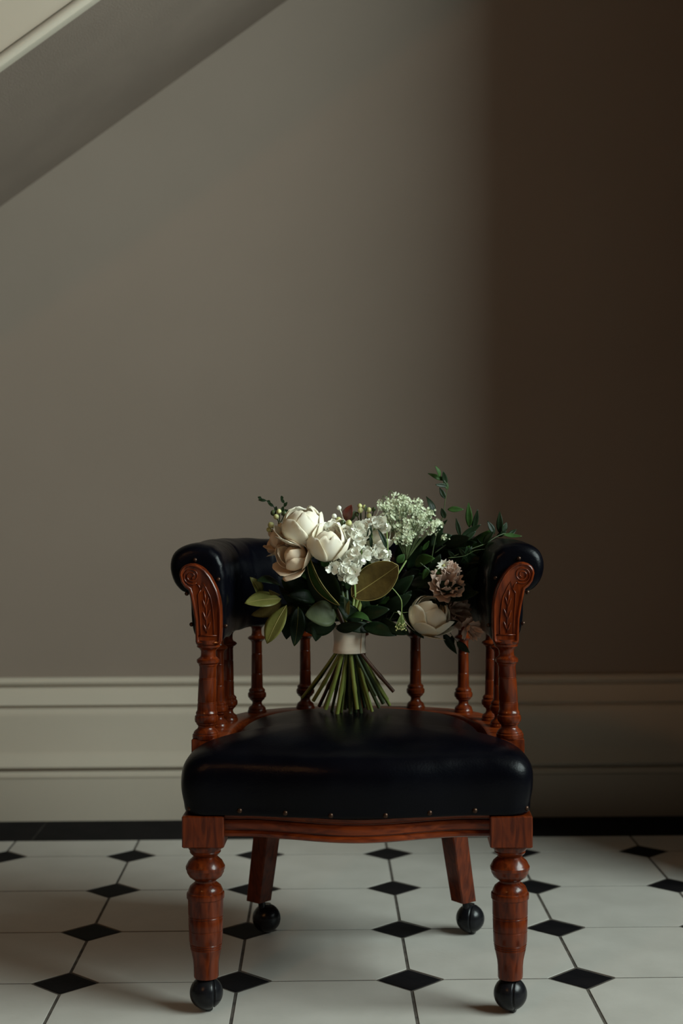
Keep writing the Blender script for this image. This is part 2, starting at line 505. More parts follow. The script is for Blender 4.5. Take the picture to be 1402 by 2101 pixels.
for k, z in prof:
    rg = []
    for q in outline:
        p = cen+(q-cen)*k
        frt = max(0, min(1, (0.10-p.y)/0.12))
        zz = z
        # stretched creases along the right of the front crest and a little sag
        cr = noise.noise(Vector((p.x*28, p.y*10+z*22, 3.1)))*0.0016*frt*(1 if z > 0.36 else 0.3)
        cr += noise.noise(Vector((p.x*6, p.y*6, 7.7)))*0.003*(1 if z > 0.42 else 0.2)
        if 0.395 < z < 0.452 and p.x > 0.05:
            cr += 0.0011*frt*math.sin(p.x*150+p.y*60)*math.exp(-((z-0.437)/0.012)**2)*max(0, noise.noise(Vector((p.x*20, 1, 4)))+0.35)
        zz += cr
        out = (p-cen).normalized()*(noise.noise(Vector((p.x*9, p.y*9, z*14)))*0.0022 if 0.35 < z < 0.43 else 0)
        rg.append((p.x+out.x, p.y+out.y, zz))
    rings.append(rg)
cu = part('seat_cushion', MB().loft(rings), M_LEATHER, chair, True, 180)
sub = cu.modifiers.new('smooth', 'SUBSURF')
sub.levels = sub.render_levels = 1
me_nail = MB().lathe([(0.0046, 0), (0.0044, 0.0012), (0.0034, 0.0026), (0.0018, 0.0034), (0.0002, 0.0037)], 14).mesh('nail', M_BRASS, True, 180)
def front_y(x):
    pts = [(x_, y_) for x_, y_ in co[:8]]
    a = abs(x)
    for (x0, y0), (x1, y1) in zip(pts, pts[1:]):
        if x0 <= a <= x1:
            return y0+(y1-y0)*(a-x0)/(x1-x0)
    return -0.03
for x in (-0.283, -0.1964, -0.1191, -0.0427, 0.0483, 0.122, 0.198, 0.286):
    yy = cen.y+(front_y(x/0.984)-cen.y)*0.984
    z = 0.3525-0.004*(0.5+0.5*math.cos(PI*min(1, abs(x)/0.2)))
    tilt = 0.5*(x/0.28)**5
    link('nail', me_nail, cu, Matrix.Translation((x, yy+0.0005, z)) @ Matrix.Rotation(tilt, 4, 'Z') @ Matrix.Rotation(PI/2, 4, 'X'))
for sx in (-1, 1):
    link('nail', me_nail, cu, Matrix.Translation((sx*0.2935, 0.03, 0.353)) @ Matrix.Rotation(sx*PI/2, 4, 'Z') @ Matrix.Rotation(PI/2, 4, 'X'))

# spindles
sp = [(0.0, 0.440), (0.0185, 0.4415), (0.0190, 0.4445), (0.0188, 0.448), (0.0172, 0.451), (0.0175, 0.4525), (0.0155, 0.4555), (0.0110, 0.459), (0.0095, 0.463), (0.0100, 0.4665),
      (0.0130, 0.4695), (0.0150, 0.471), (0.0150, 0.4725), (0.0178, 0.475), (0.0186, 0.479), (0.0182, 0.483), (0.0160, 0.4855), (0.0160, 0.487), (0.0165, 0.489), (0.0150, 0.4915), (0.0122, 0.494),
      (0.0116, 0.498), (0.0114, 0.520), (0.0109, 0.5206), (0.0109, 0.5215), (0.0114, 0.522), (0.0109, 0.5228), (0.0109, 0.5237), (0.0113, 0.5245), (0.0108, 0.560), (0.0103, 0.5606), (0.0103, 0.5615), (0.0108, 0.562), (0.0103, 0.5628), (0.0103, 0.5637), (0.0107, 0.5645), (0.0103, 0.584),
      (0.0112, 0.586), (0.0118, 0.588), (0.0155, 0.590), (0.0178, 0.5925), (0.0178, 0.5945), (0.0150, 0.597), (0.0110, 0.599), (0.0098, 0.603), (0.0100, 0.612), (0.0125, 0.616), (0.0160, 0.619), (0.0160, 0.630), (0.0, 0.631)]
me_sp = MB().lathe(sp, 24).mesh('spindle', M_WOOD, True, 35)
spots = [(-0.264, 0.267), (-0.2535, 0.342), (-0.206, 0.447), (-0.112, 0.5015), (0.0, 0.5165), (0.112, 0.5015), (0.206, 0.447), (0.2535, 0.342), (0.264, 0.267)]
for x, y in spots:
    link('spindle', me_sp, chair, T(x, y, 0))

# arm posts at the front of the arms: square foot, turned shaft
pp = [(0.0, 0.449), (0.0235, 0.4495), (0.0242, 0.453), (0.0240, 0.4565), (0.0222, 0.4585), (0.0222, 0.4605), (0.0195, 0.464), (0.0158, 0.467), (0.0146, 0.470), (0.0150, 0.4725), (0.0178, 0.4755), (0.0178, 0.477),
      (0.0203, 0.4795), (0.0212, 0.4845), (0.0208, 0.4895), (0.0188, 0.4915), (0.0188, 0.493), (0.0194, 0.4955), (0.0178, 0.4985), (0.0170, 0.501), (0.0169, 0.512), (0.0163, 0.5126), (0.0163, 0.5137), (0.0168, 0.5143), (0.0162, 0.515), (0.0162, 0.516), (0.0167, 0.5168),
      (0.0159, 0.556), (0.0153, 0.5566), (0.0153, 0.5577), (0.0158, 0.5583), (0.0152, 0.559), (0.0152, 0.560), (0.0157, 0.5608), (0.0152, 0.578), (0.0158, 0.580), (0.0168, 0.582), (0.0168, 0.5835),
      (0.0198, 0.586), (0.0204, 0.589), (0.0198, 0.592), (0.0165, 0.5945), (0.0140, 0.5965), (0.0132, 0.600), (0.0134, 0.607), (0.0160, 0.611), (0.0205, 0.614), (0.0205, 0.6175), (0.0225, 0.620), (0.0225, 0.627), (0.0, 0.628)]
for sx in (-1, 1):
    b = MB()
    rings = []
    for r, z in pp:
        t = (z-0.449)/0.18
        cx, cy = sx*(0.2700-0.0085*t), 0.112-0.020*t
        rings.append([(cx+r*math.cos(2*PI*j/32), cy+r*math.sin(2*PI*j/32), z) for j in range(32)])
    b.loft(rings)
    ap = part('arm_post', b, M_WOOD, chair, True, 35)
    part('post_block', MB().bevbox(sx*0.2700-0.0235, sx*0.2700+0.0235, 0.0905, 0.1355, 0.343, 0.4505, 0.0015), M_WOOD, ap, True, 30)

# upholstered band round arms and back, rolled outward at the top
sec = [(-0.026, 0.621), (0.0, 0.622), (0.018, 0.630), (0.025, 0.655), (0.027, 0.690), (0.031, 0.706), (0.044, 0.712), (0.057, 0.728), (0.063, 0.752), (0.058, 0.775), (0.043, 0.789),
       (0.022, 0.795), (0.0, 0.794), (-0.019, 0.786), (-0.031, 0.770), (-0.038, 0.745), (-0.040, 0.705), (-0.038, 0.665), (-0.033, 0.632)]
secv = catmull([(o, z, 0) for o, z in sec], 3, True)
path = [p for p in catmull(upts, 16) if p.y >= 0.115]
n = len(path)
L = [0]
for a, b in zip(path, path[1:]):
    L.append(L[-1]+(b-a).length)
tot = L[-1]
creases = [0.04, 0.10, 0.17, 0.245, 0.33, 0.415, 0.5]
creases += [1-c for c in creases[:-1]]
def section(i, k=1.0, fwd=0.0):
    p = path[i]
    t = (path[min(i+1, n-1)]-path[max(i-1, 0)]).normalized()
    nn = Vector((-t.y, t.x, 0))
    u = L[i]/tot
    co_, cz_ = 0.008, 0.722
    rg = []
    for q in secv:
        o, z = q.x, q.y
        # tufting creases on the inside face, fading over the roll
        ins = max(0, min(1, (0.012-o)/0.03))*max(0, min(1, (z-0.625)/0.03))
        dmin = min(abs(u-c) for c in creases)*tot
        cr = -0.0032*math.exp(-(dmin/0.0065)**2)*ins*(0.55+0.45*math.sin(z*70+u*20))
        wob = noise.noise(Vector((u*22, z*16, o*15)))*0.0030+noise.noise(Vector((u*70, z*30, 2)))*0.0006*ins
        df = min(u, 1-u)*tot
        wob += 0.0017*math.exp(-((df-0.012)/0.016)**2)*math.sin(z*330+o*160)*max(0, min(1, (0.02-o)/0.03))
        back = 0.5-0.5*math.cos(2*PI*min(max((u-0.15)/0.7, 0), 1)) if 0.15 < u < 0.85 else 0
        o2 = co_+(o-co_)*k
        z2 = cz_+(z-cz_)*k
        if k > 0.6:
            d = Vector((o2-co_, z2-cz_)).normalized()
            o2 += d.x*(cr+wob)
            z2 += d.y*(cr*0.7+wob)
        z2 -= 0.008*back*max(0, (z-0.7)/0.1)
        # the roll shrinks a little towards the back
        rg.append((p.x+nn.x*o2+t.x*fwd, p.y+nn.y*o2+t.y*fwd, z2))
    return rg
caps = [(0.0, -0.021), (0.35, -0.022), (0.62, -0.022), (0.78, -0.0215), (0.88, -0.019), (0.945, -0.0135), (0.98, -0.007)]
rings = [section(0, max(k, 0.01), f) for k, f in caps]
rings += [section(i) for i in range(n)]
rings += [section(n-1, max(k, 0.01), -f) for k, f in reversed(caps)]
band = part('padded_back_band', MB().loft(rings), M_LEATHER, chair, True, 180)
for sx in (-1, 1):
    for x, y, z in ((0.292, 0.094, 0.6535), (0.244, 0.0935, 0.733), (0.285, 0.0925, 0.7675), (0.300, 0.094, 0.708), (0.232, 0.098, 0.650)):
        link('nail', me_nail, band, Matrix.Translation((sx*x, y, z)) @ Matrix.Rotation(PI/2, 4, 'X') @ Matrix.Scale(0.85, 4))
me_btn = MB().lathe([(0.008, 0), (0.0078, 0.002), (0.006, 0.004), (0.003, 0.0052), (0.0002, 0.0056)], 16).mesh('button', M_LEATHER, True, 180)
for c in creases:
    i = min(range(n), key=lambda j: abs(L[j]/tot-c))
    p = path[i]
    t = (path[min(i+1, n-1)]-path[max(i-1, 0)]).normalized()
    nn = Vector((-t.y, t.x, 0))
    q = p-nn*0.0345
    ang = math.atan2(-nn.y, -nn.x)
    link('button', me_btn, band, Matrix.Translation((q.x, q.y, 0.722)) @ Matrix.Rotation(ang, 4, 'Z') @ Matrix.Rotation(PI/2, 4, 'Y'))

# carved scroll boards on the arm fronts
bo = [(0.3108, 0.7427), (0.3075, 0.7290), (0.3010, 0.7195), (0.2946, 0.7150), (0.2925, 0.7077), (0.2880, 0.685), (0.2842, 0.6626), (0.2832, 0.640), (0.2832, 0.6245),
      (0.2800, 0.6200), (0.2420, 0.6200), (0.2380, 0.6245), (0.2368, 0.645), (0.2366, 0.6693), (0.2375, 0.688), (0.2397, 0.702), (0.2435, 0.716), (0.2489, 0.7278), (0.2560, 0.7405), (0.2648, 0.7511), (0.2710, 0.7560), (0.2779, 0.7598),
      (0.2850, 0.7620), (0.2925, 0.7620), (0.3000, 0.7598), (0.3060, 0.7555), (0.3095, 0.7495)]
def inset(poly, d):
    n = len(poly)
    out = []
    for i in range(n):
        p0, p1, p2 = Vector(poly[i-1]), Vector(poly[i]), Vector(poly[(i+1) % n])
        a, b = (p1-p0).normalized(), (p2-p1).normalized()
        na, nb = Vector((-a.y, a.x)), Vector((-b.y, b.x))
        m = (na+nb)
        m = m.normalized()
        out.append(p1+m*(d/max(0.6, m.dot(na))))
    return out
# orientation sign: make the inset go inward
area = sum(bo[i-1][0]*bo[i][1]-bo[i][0]*bo[i-1][1] for i in range(len(bo)))
sgn = 1 if area > 0 else -1
for sx in (-1, 1):
    rings = []
    for d, y in ((0.0, 0.098), (0.0, 0.077), (0.0004, 0.0745), (0.0014, 0.0725), (0.003, 0.0715), (0.0047, 0.0722), (0.0056, 0.0738), (0.0064, 0.0742)):
        rings.append([(sx*p[0], y, p[1]) for p in inset(bo, sgn*d)])
    sb = part('scroll_board', MB().loft(rings), M_WOOD, chair, True, 35)
    cv = MB()
    vc = (0.2890, 0.7400)
    spi = []
    for i in range(60):
        a = 2*PI*2.1*i/59
        r = 0.0150-0.0118*i/59
        spi.append((sx*(vc[0]+r*math.cos(a-2.2)), 0.0738, vc[1]+r*math.sin(a-2.2)))
    cv.tube(spi, [0.0014]*55+[0.0016, 0.0019, 0.0021, 0.0018, 0.0008], 7)
    # hollow of the scroll running into the board
    cv.tube([(sx*x, 0.0738, z) for x, z in [(0.2800, 0.7275), (0.2755, 0.7225), (0.2725, 0.7160), (0.2690, 0.7285), (0.2640, 0.7200), (0.2560, 0.7030), (0.2525, 0.685), (0.2505, 0.660), (0.2500, 0.636)]], 0.0011, 7)
    cv.tube([(sx*x, 0.0738, z) for x, z in [(0.2725, 0.7160), (0.2775, 0.7080), (0.2765, 0.690), (0.2745, 0.665), (0.2735, 0.636)]], 0.0011, 7)
    cv.tube([(sx*x, 0.0738, z) for x, z in [(0.2445, 0.6355), (0.2770, 0.6355)]], 0.0012, 7)
    cv.tube([(sx*x, 0.0738, z) for x, z in [(0.2665, 0.7140), (0.2650, 0.700), (0.2632, 0.675), (0.2625, 0.640)]], 0.0013, 7)
    part('carved_lines', cv, M_WOOD, sb, True, 180)
    lf = MB()
    for (bx_, bz_, tx_, tz_, wd) in ((0.2640, 0.686, 0.2588, 0.703, 0.0042), (0.2640, 0.682, 0.2698, 0.700, 0.0042), (0.2630, 0.664, 0.2562, 0.682, 0.0045), (0.2630, 0.660, 0.2700, 0.679, 0.0045),
                                     (0.2626, 0.643, 0.2560, 0.660, 0.0045), (0.2626, 0.641, 0.2690, 0.657, 0.0045)):
        ax = Vector((tx_-bx_, tz_-bz_))
        ln = ax.length
        ax.normalize()
        pv = Vector((-ax.y, ax.x))
        def fn(u, v):
            wv = wd*math.sin(PI*min(1, v*0.95+0.04))**0.8
            uu = u*2-1
            q = Vector((bx_, bz_))+ax*ln*v+pv*uu*wv*0.5
            return (sx*q.x, 0.0742-0.0022*(1-uu*uu)*math.sin(PI*v)**0.5, q.y)
        lf.grid(fn, 4, 6)
    part('carved_leaves', lf, M_WOOD, sb, True, 180)

# ------------------------------------------------------------------ the bouquet
M_CREAM = mat('cream_petal', (0.95, 0.86, 0.68), (0.97, 0.92, 0.80), 0.55, (30, 30, 30), trans=0.25, spec=0.25)
M_PEACH = mat('pale_peach_petal', (0.96, 0.76, 0.54), (0.97, 0.84, 0.67), 0.55, (30, 30, 30), trans=0.25, spec=0.25)
M_BLUSH = mat('faded_blush_petal', (0.72, 0.52, 0.42), (0.80, 0.62, 0.52), 0.6, (40, 40, 40), trans=0.3, spec=0.2)
M_STOCK = mat('white_stock_petal', (0.88, 0.87, 0.74), (0.95, 0.94, 0.86), 0.55, (60, 60, 60), trans=0.2, spec=0.25)
M_LACE = mat('white_lace_floret', (0.60, 0.66, 0.42), (0.82, 0.85, 0.66), 0.6, (90, 90, 90), trans=0.15, spec=0.2)
M_BUD = mat('yellow_green_bud', (0.45, 0.46, 0.16), (0.62, 0.60, 0.28), 0.5, (90, 90, 90))
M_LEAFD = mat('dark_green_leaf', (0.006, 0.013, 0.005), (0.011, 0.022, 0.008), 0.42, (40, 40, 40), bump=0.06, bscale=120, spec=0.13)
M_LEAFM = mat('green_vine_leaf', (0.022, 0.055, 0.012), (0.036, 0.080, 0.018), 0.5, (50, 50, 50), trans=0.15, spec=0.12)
M_OLIVE = mat('olive_magnolia_leaf', (0.11, 0.115, 0.028), (0.16, 0.155, 0.042), 0.42, (40, 40, 40), bump=0.05, bscale=150, spec=0.25)
M_BROWN = mat('bronze_magnolia_leaf', (0.055, 0.036, 0.009), (0.095, 0.064, 0.016), 0.5, (40, 40, 40), bump=0.08, bscale=150, spec=0.15)
M_GREY = mat('grey_green_leaf', (0.040, 0.050, 0.024), (0.058, 0.070, 0.034), 0.5, (40, 40, 40), bump=0.05, bscale=150, spec=0.12)
M_RIB = mat('pale_leaf_rib', (0.26, 0.21, 0.06), None, 0.5)
M_RED = mat('dark_red_leaf', (0.10, 0.014, 0.010), (0.13, 0.022, 0.014), 0.4, (40, 40, 40))
M_STEM = mat('green_stem', (0.15, 0.19, 0.035), (0.27, 0.31, 0.07), 0.45, (60, 60, 12))
M_STEMD = mat('dark_green_stem', (0.030, 0.050, 0.016), (0.06, 0.085, 0.028), 0.45, (60, 60, 12))
M_STEMB = mat('brown_stem', (0.075, 0.032, 0.018), (0.12, 0.055, 0.028), 0.5, (60, 60, 12))
M_STEMT = mat('fresh_thin_stem', (0.20, 0.28, 0.08), None, 0.5)
M_STEML = mat('grey_green_ray', (0.13, 0.17, 0.07), None, 0.5)
M_SATIN = mat('ivory_satin_ribbon', (0.68, 0.58, 0.46), (0.72, 0.62, 0.50), 0.36, (30, 30, 300), spec=0.6)
M_SATIN.node_tree.nodes['Principled BSDF'].inputs['Sheen Weight'].default_value = 0.2

BQ = thing('bridal_bouquet', 'hand-tied bouquet of cream and white flowers with trailing greenery, standing on the black seat', 'bouquet', at(722, 1462, 2.835))
BO = BQ.location.copy()
def bq(px, py, d):
    return at(px, py, d)-BO
def z1(X, Y, d):
    return bq(480+X/4.006, 930+Y/4.006, d)
def z2(X, Y, d):
    return bq(780+X/4.006, 930+Y/4.006, d)
PX = 0.0009

# stems below and through the ribbon
tie = bq(717, 1312, 2.805)
ends = [(620, 1432, 2.86, 0), (634, 1421, 2.87, 1), (655, 1449, 2.87, 2), (666, 1452, 2.84, 2), (668, 1455, 2.815, 0), (692, 1465, 2.81, 0), (708, 1455, 2.85, 1), (719, 1464, 2.81, 1),
        (729, 1462, 2.83, 1), (716, 1452, 2.87, 1), (748, 1451, 2.86, 1), (764, 1460, 2.81, 0), (772, 1428, 2.79, 1), (787, 1443, 2.83, 1), (800, 1447, 2.85, 0), (808, 1419, 2.80, 2), (795, 1436, 2.87, 0), (741, 1463, 2.82, 1),
        (680, 1462, 2.85, 1), (700, 1464, 2.83, 0), (757, 1455, 2.84, 0), (778, 1452, 2.83, 1), (643, 1438, 2.84, 0), (733, 1455, 2.80, 0)]
rs = random.Random(3)
for i, (ex, ey, d, k) in enumerate(ends):
    e3 = bq(ex, ey, d)
    a = (ex-717)/95
    p1 = tie+Vector((max(-1, min(1, a))*0.019+rs.uniform(-.004, .004), (d-2.835)*0.25+rs.uniform(-.006, .006), -0.02))
    p2 = tie+Vector((-a*0.010, rs.uniform(-.01, .01), 0.025))
    p3 = tie+Vector((-a*0.05+rs.uniform(-.02, .02), rs.uniform(0, .04), 0.10))
    pts = catmull([e3, (e3*0.55+p1*0.45)+Vector((-a*0.003, 0, 0.002)), p1, p2, p3], 5)
    r0 = rs.uniform(0.0028, 0.0042)*(0.85 if k == 2 else 1)
    rad = [r0*(1.0+(0.22 if j == 4 else 0)) for j in range(len(pts))]
    o = part('stem', MB().tube(pts, rad, 9), (M_STEM, M_STEMD, M_STEMB)[k], BQ, True, 50)

# ribbon binding
rings = []
for z, r in ((-0.0235, 0.0290), (-0.0245, 0.0305), (-0.023, 0.0312), (-0.016, 0.0298), (-0.006, 0.0288), (0.004, 0.0290), (0.013, 0.0300), (0.020, 0.0310), (0.0225, 0.0312), (0.0235, 0.0302), (0.023, 0.0285)):
    rg = []
    for j in range(40):
        an = 2*PI*j/40
        rr = r+noise.noise(Vector((math.cos(an)*2, math.sin(an)*2, z*40)))*0.0009
        rg.append((tie.x+rr*math.cos(an), tie.y+rr*0.85*math.sin(an), tie.z+z-0.0030*math.cos(an)*(1 if z > 0 else 0)))
    rings.append(rg)
rib = part('ribbon', MB().loft(rings, caps=False), M_SATIN, BQ, True, 60, label='ivory satin ribbon binding the stems')
fold = []
for t in range(9):
    a = -PI/2+0.75
    zz = -0.0235+0.047*t/8
    fold.append((tie.x+0.0305*math.cos(a+t*0.02), tie.y+0.0263*math.sin(a+t*0.02), tie.z+zz))
part('ribbon_end', MB().tube(fold, 0.0012, 6), M_SATIN, rib)

# leaves -----------------------------------------------------------------
def leaf_mb(base, tip, nrm, width, fold=0.18, bend=0.08, shape=0.85, pw=0.8, nu=6, nv=12, wav=0.0, seed=0):
    base, tip = Vector(base), Vector(tip)
    ax = tip-base
    ln = ax.length
    ax.normalize()
    nn = Vector(nrm)
    nn = (nn-ax*nn.dot(ax)).normalized()
    sd = ax.cross(nn)
    def prof(t):
        t = min(max(t, 0.0), 1.0)
        return max(0.0, math.sin(PI*t**shape))**pw
    def fn(u, v):
        uu = u*2-1
        wv = prof(v)*width*0.5+0.0004
        p = base+ax*ln*v+nn*(bend*ln*math.sin(PI*v))
        p = p+sd*(uu*wv)+nn*(fold*abs(uu)*wv)
        if wav:
            p = p+nn*wav*math.sin(v*9+seed+uu*1.5)*abs(uu)
        return p
    return MB().grid(fn, nu, nv), fn
def leaf(base, tip, nrm, width, mt, parent=BQ, name='leaf', rib=None, edge=None, thick=0.0004, rim=None, **k):
    b, fn = leaf_mb(base, tip, nrm, width, **k)
    o = part(name, b, mt, parent, True, 180)
    so = o.modifiers.new('thickness', 'SOLIDIFY')
    so.thickness = thick
    so.offset = 0
    if rib:
        nn = Vector(nrm).normalized()
        pts = [Vector(fn(0.5, v/14))+nn*0.0003 for v in range(15)]
        part('midrib', MB().tube(pts, [rib*(1-0.75*v/14) for v in range(15)], 6), M_RIB if edge is None else edge, o, True, 180)
    if rim:
        for u in (0, 1):
            part('leaf_rim', MB().tube([fn(u, v/16) for v in range(17)], rim, 6), M_RIB, o, True, 180)
    return o
TOC = Vector((0, -1, 0.1))     # facing the viewer's side of the chair
# large magnolia leaves
leaf(bq(722, 1224, 2.725), bq(817, 1160, 2.715), (-0.15, -1, 0.2), 0.062, M_BROWN, name='magnolia_leaf', rib=0.0011, fold=0.10, bend=-0.05, shape=1.0, pw=0.62, nu=10, nv=18, rim=0.0006)
leaf(bq(697, 1242, 2.74), bq(632, 1131, 2.735), (-0.88, -0.45, -0.25), 0.036, M_LEAFM, name='magnolia_leaf', rib=0.0008, fold=0.30, bend=0.10, nu=8, nv=16, rim=0.0008)
leaf(bq(692, 1250, 2.755), bq(630, 1150, 2.765), (-0.5, -0.9, -0.1), 0.062, M_LEAFD, name='magnolia_leaf', rib=0.0007, fold=0.2, bend=-0.08, edge=M_LEAFM)
leaf(bq(577, 1229, 2.77), bq(502, 1238, 2.74), (0.05, -0.75, 0.65), 0.036, M_OLIVE, name='magnolia_leaf', rib=0.0009, fold=0.12, bend=0.06, shape=0.95)
leaf(bq(578, 1235, 2.785), bq(515, 1262, 2.77), (0.2, -0.8, -0.5), 0.030, M_BROWN, name='magnolia_leaf', fold=0.1, bend=0.10)
leaf(bq(588, 1242, 2.76), bq(548, 1321, 2.735), (-0.45, -0.85, 0.25), 0.038, M_OLIVE, name='magnolia_leaf', rib=0.0009, fold=0.12, bend=0.05, shape=1.1)
leaf(bq(575, 1200, 2.77), bq(526, 1192, 2.735), (0.1, -0.6, 0.8), 0.026, M_LEAFD, name='magnolia_leaf', fold=0.1, bend=0.12)
leaf(bq(535, 1225, 2.78), bq(513, 1184, 2.76), (0.6, -0.7, 0.2), 0.022, M_OLIVE, name='magnolia_leaf', rib=0.0007, fold=0.3, bend=0.12)
leaf(bq(574, 1222, 2.79), bq(552, 1210, 2.75), (0, -0.8, -0.5), 0.012, M_BROWN, name='magnolia_leaf')
leaf(bq(690, 1262, 2.76), bq(626, 1262, 2.74), (-0.1, -0.8, 0.35), 0.050, M_GREY, name='rounded_leaf', fold=0.15, bend=0.08, shape=0.8, pw=0.75)
leaf(bq(612, 1245, 2.785), bq(604, 1326, 2.775), (0.3, -0.9, 0.1), 0.030, M_LEAFD, name='magnolia_leaf', rib=0.0007, edge=M_OLIVE, bend=0.08)
leaf(bq(600, 1240, 2.79), bq(588, 1312, 2.785), (-0.3, -0.9, 0.1), 0.034, M_LEAFD, name='magnolia_leaf', bend=0.05)
leaf(bq(655, 1262, 2.79), bq(648, 1316, 2.78), (0.1, -0.9, 0.1), 0.028, M_LEAFD, name='magnolia_leaf', bend=0.05)
leaf(bq(690, 1280, 2.78), bq(620, 1290, 2.785), (0.1, -0.9, -0.2), 0.034, M_LEAFD, name='magnolia_leaf', bend=0.05)
leaf(bq(712, 1270, 2.765), bq(763, 1276, 2.745), (0, -0.5, 0.85), 0.020, M_LEAFM, bend=0.22)
leaf(bq(715, 1262, 2.75), bq(717, 1232, 2.745), (-0.5, -0.8, 0), 0.008, M_OLIVE, fold=0.3)
leaf(bq(709, 1258, 2.75), bq(706, 1226, 2.745), (0.5, -0.8, 0), 0.006, M_GREY, fold=0.3)
leaf(z1(928, 560, 2.775), z1(968, 424, 2.77), (-0.5, -0.8, 0.1), 0.021, M_RED, name='red_leaf', fold=0.25)
# leaves of the white stock
for (bx_, by_, tx_, ty_, wd, mt, d) in ((1100, 720, 1125, 590, 0.009, M_LEAFD, 2.735), (1130, 780, 1115, 660, 0.006, M_LEAFD, 2.735), (1255, 780, 1185, 625, 0.008, M_LEAFD, 2.73), (1250, 740, 1205, 660, 0.007, M_LEAFD, 2.73),
                                    (950, 560, 1000, 470, 0.010, M_GREY, 2.80), (1080, 480, 1085, 425, 0.005, M_GREY, 2.76), (1340, 900, 1402, 830, 0.014, M_LEAFM, 2.74)):
    leaf(z1(bx_, by_, d), z1(tx_, ty_, d), (0.3, -0.9, 0.2), wd, mt, fold=0.3)
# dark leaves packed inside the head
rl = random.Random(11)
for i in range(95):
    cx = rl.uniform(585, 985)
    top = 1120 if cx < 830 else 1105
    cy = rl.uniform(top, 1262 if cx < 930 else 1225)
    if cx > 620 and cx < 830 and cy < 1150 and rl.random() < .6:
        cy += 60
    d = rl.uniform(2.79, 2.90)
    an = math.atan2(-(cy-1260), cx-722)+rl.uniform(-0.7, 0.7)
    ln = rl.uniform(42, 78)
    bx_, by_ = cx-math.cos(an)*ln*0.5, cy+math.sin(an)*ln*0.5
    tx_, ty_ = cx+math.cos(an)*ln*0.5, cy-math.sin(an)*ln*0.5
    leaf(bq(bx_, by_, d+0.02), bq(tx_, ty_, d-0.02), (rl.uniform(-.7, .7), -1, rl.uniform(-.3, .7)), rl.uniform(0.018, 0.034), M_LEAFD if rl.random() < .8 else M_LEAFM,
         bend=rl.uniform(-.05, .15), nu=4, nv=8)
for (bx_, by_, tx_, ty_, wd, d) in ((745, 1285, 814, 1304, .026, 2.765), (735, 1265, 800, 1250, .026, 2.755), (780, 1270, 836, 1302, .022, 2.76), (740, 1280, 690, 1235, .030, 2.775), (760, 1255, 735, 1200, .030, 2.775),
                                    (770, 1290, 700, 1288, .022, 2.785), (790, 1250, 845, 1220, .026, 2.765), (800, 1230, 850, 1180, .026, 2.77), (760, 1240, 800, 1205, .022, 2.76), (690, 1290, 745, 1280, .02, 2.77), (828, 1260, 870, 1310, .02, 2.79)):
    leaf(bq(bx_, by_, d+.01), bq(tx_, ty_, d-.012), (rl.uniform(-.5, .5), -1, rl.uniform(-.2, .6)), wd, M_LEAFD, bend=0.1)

# peonies and roses ---------------------------------------------------------
def petal(R, az, half, amax, open_, rs_=1.0, notch=0.0, curl=0.0, ruf=0.0, squash=1.0, seed=0.0, nu=9, nv=10):
    """one petal as a patch of a cup; axis +z, cup foot at -R"""
    def fn(u, v):
        uu = u*2-1
        vt = 1-0.20*abs(uu)**2.6-notch*math.exp(-(uu/0.28)**2)
        vv = v*vt
        al = 0.12+vv*(amax-0.12)
        wv = (math.sin(PI*(0.16+0.66*v)))**0.7
        a = az+uu*half*wv
        r = R*rs_*math.sin(min(al, PI*0.98))
        zz = -R*math.cos(al)*squash
        o = open_*vv**2*R
        r += o
        zz -= 0.35*open_*vv**2*R
        e = max(0, v-0.72)/0.28
        r += curl*R*e*e
        w = noise.noise(Vector((uu*1.6+seed, v*2.0, seed*3.1)))*R*0.07*(0.3+v)
        w += (ruf+0.015)*R*math.sin(uu*7+seed*5)*v**2.5+0.012*R*math.sin(uu*17+seed)*v**3
        r += w
        zz += 0.5*w-0.06*R*curl*e*abs(uu)
        return (r*math.cos(a), r*math.sin(a), zz)
    return MB().grid(fn, nu, nv)
def axis_matrix(c, ax, spin=0.0):
    z_ = Vector(ax).normalized()
    y_ = Vector((0, 1, 0))-z_*z_.y
    if y_.length < 1e-3:
        y_ = Vector((0, 0, 1))
    y_.normalize()
    x_ = y_.cross(z_)
    mm = Matrix((x_, y_, z_)).transposed().to_4x4()
    return Matrix.Translation(c) @ mm @ Matrix.Rotation(spin, 4, 'Z')
def bloom(name, c, ax, R, petals, mt, spin=0.0, label=None, core=True, mt2=None, inner=0.5):
    cm = MB().lathe([(R*0.06, -R*0.98), (R*0.25, -R*0.92), (R*inner, -R*0.55), (R*inner*1.1, -R*0.2), (R*inner*0.8, R*0.1), (R*inner*0.3, R*0.28), (0.0002, R*0.32)], 14)
    o = part(name, cm, mt2 or mt, BQ, True, 180, label=label)
    o.matrix_local = axis_matrix(c, ax, spin)
    for i, p in enumerate(petals):
        q = part('petal', petal(R, seed=i*1.37+R*100, **p), mt, o, True, 180)
        so = q.modifiers.new('thickness', 'SOLIDIFY')
        so.thickness = 0.0005
    # sepals
    for k in range(3):
        b, _ = leaf_mb((0, 0, -R*1.02), (R*0.6*math.cos(k*2.1), R*0.6*math.sin(k*2.1), -R*0.78), (0, 0, -1), R*0.35, nu=4, nv=6)
        part('sepal', b, M_LEAFM, o, True, 180)
    return o
def ring(n, amax, half, open_=0.0, rs_=1.0, off=0.0, **k):
    return [dict(az=off+2*PI*i/n, half=half, amax=amax, open_=open_, rs_=rs_, **k) for i in range(n)]
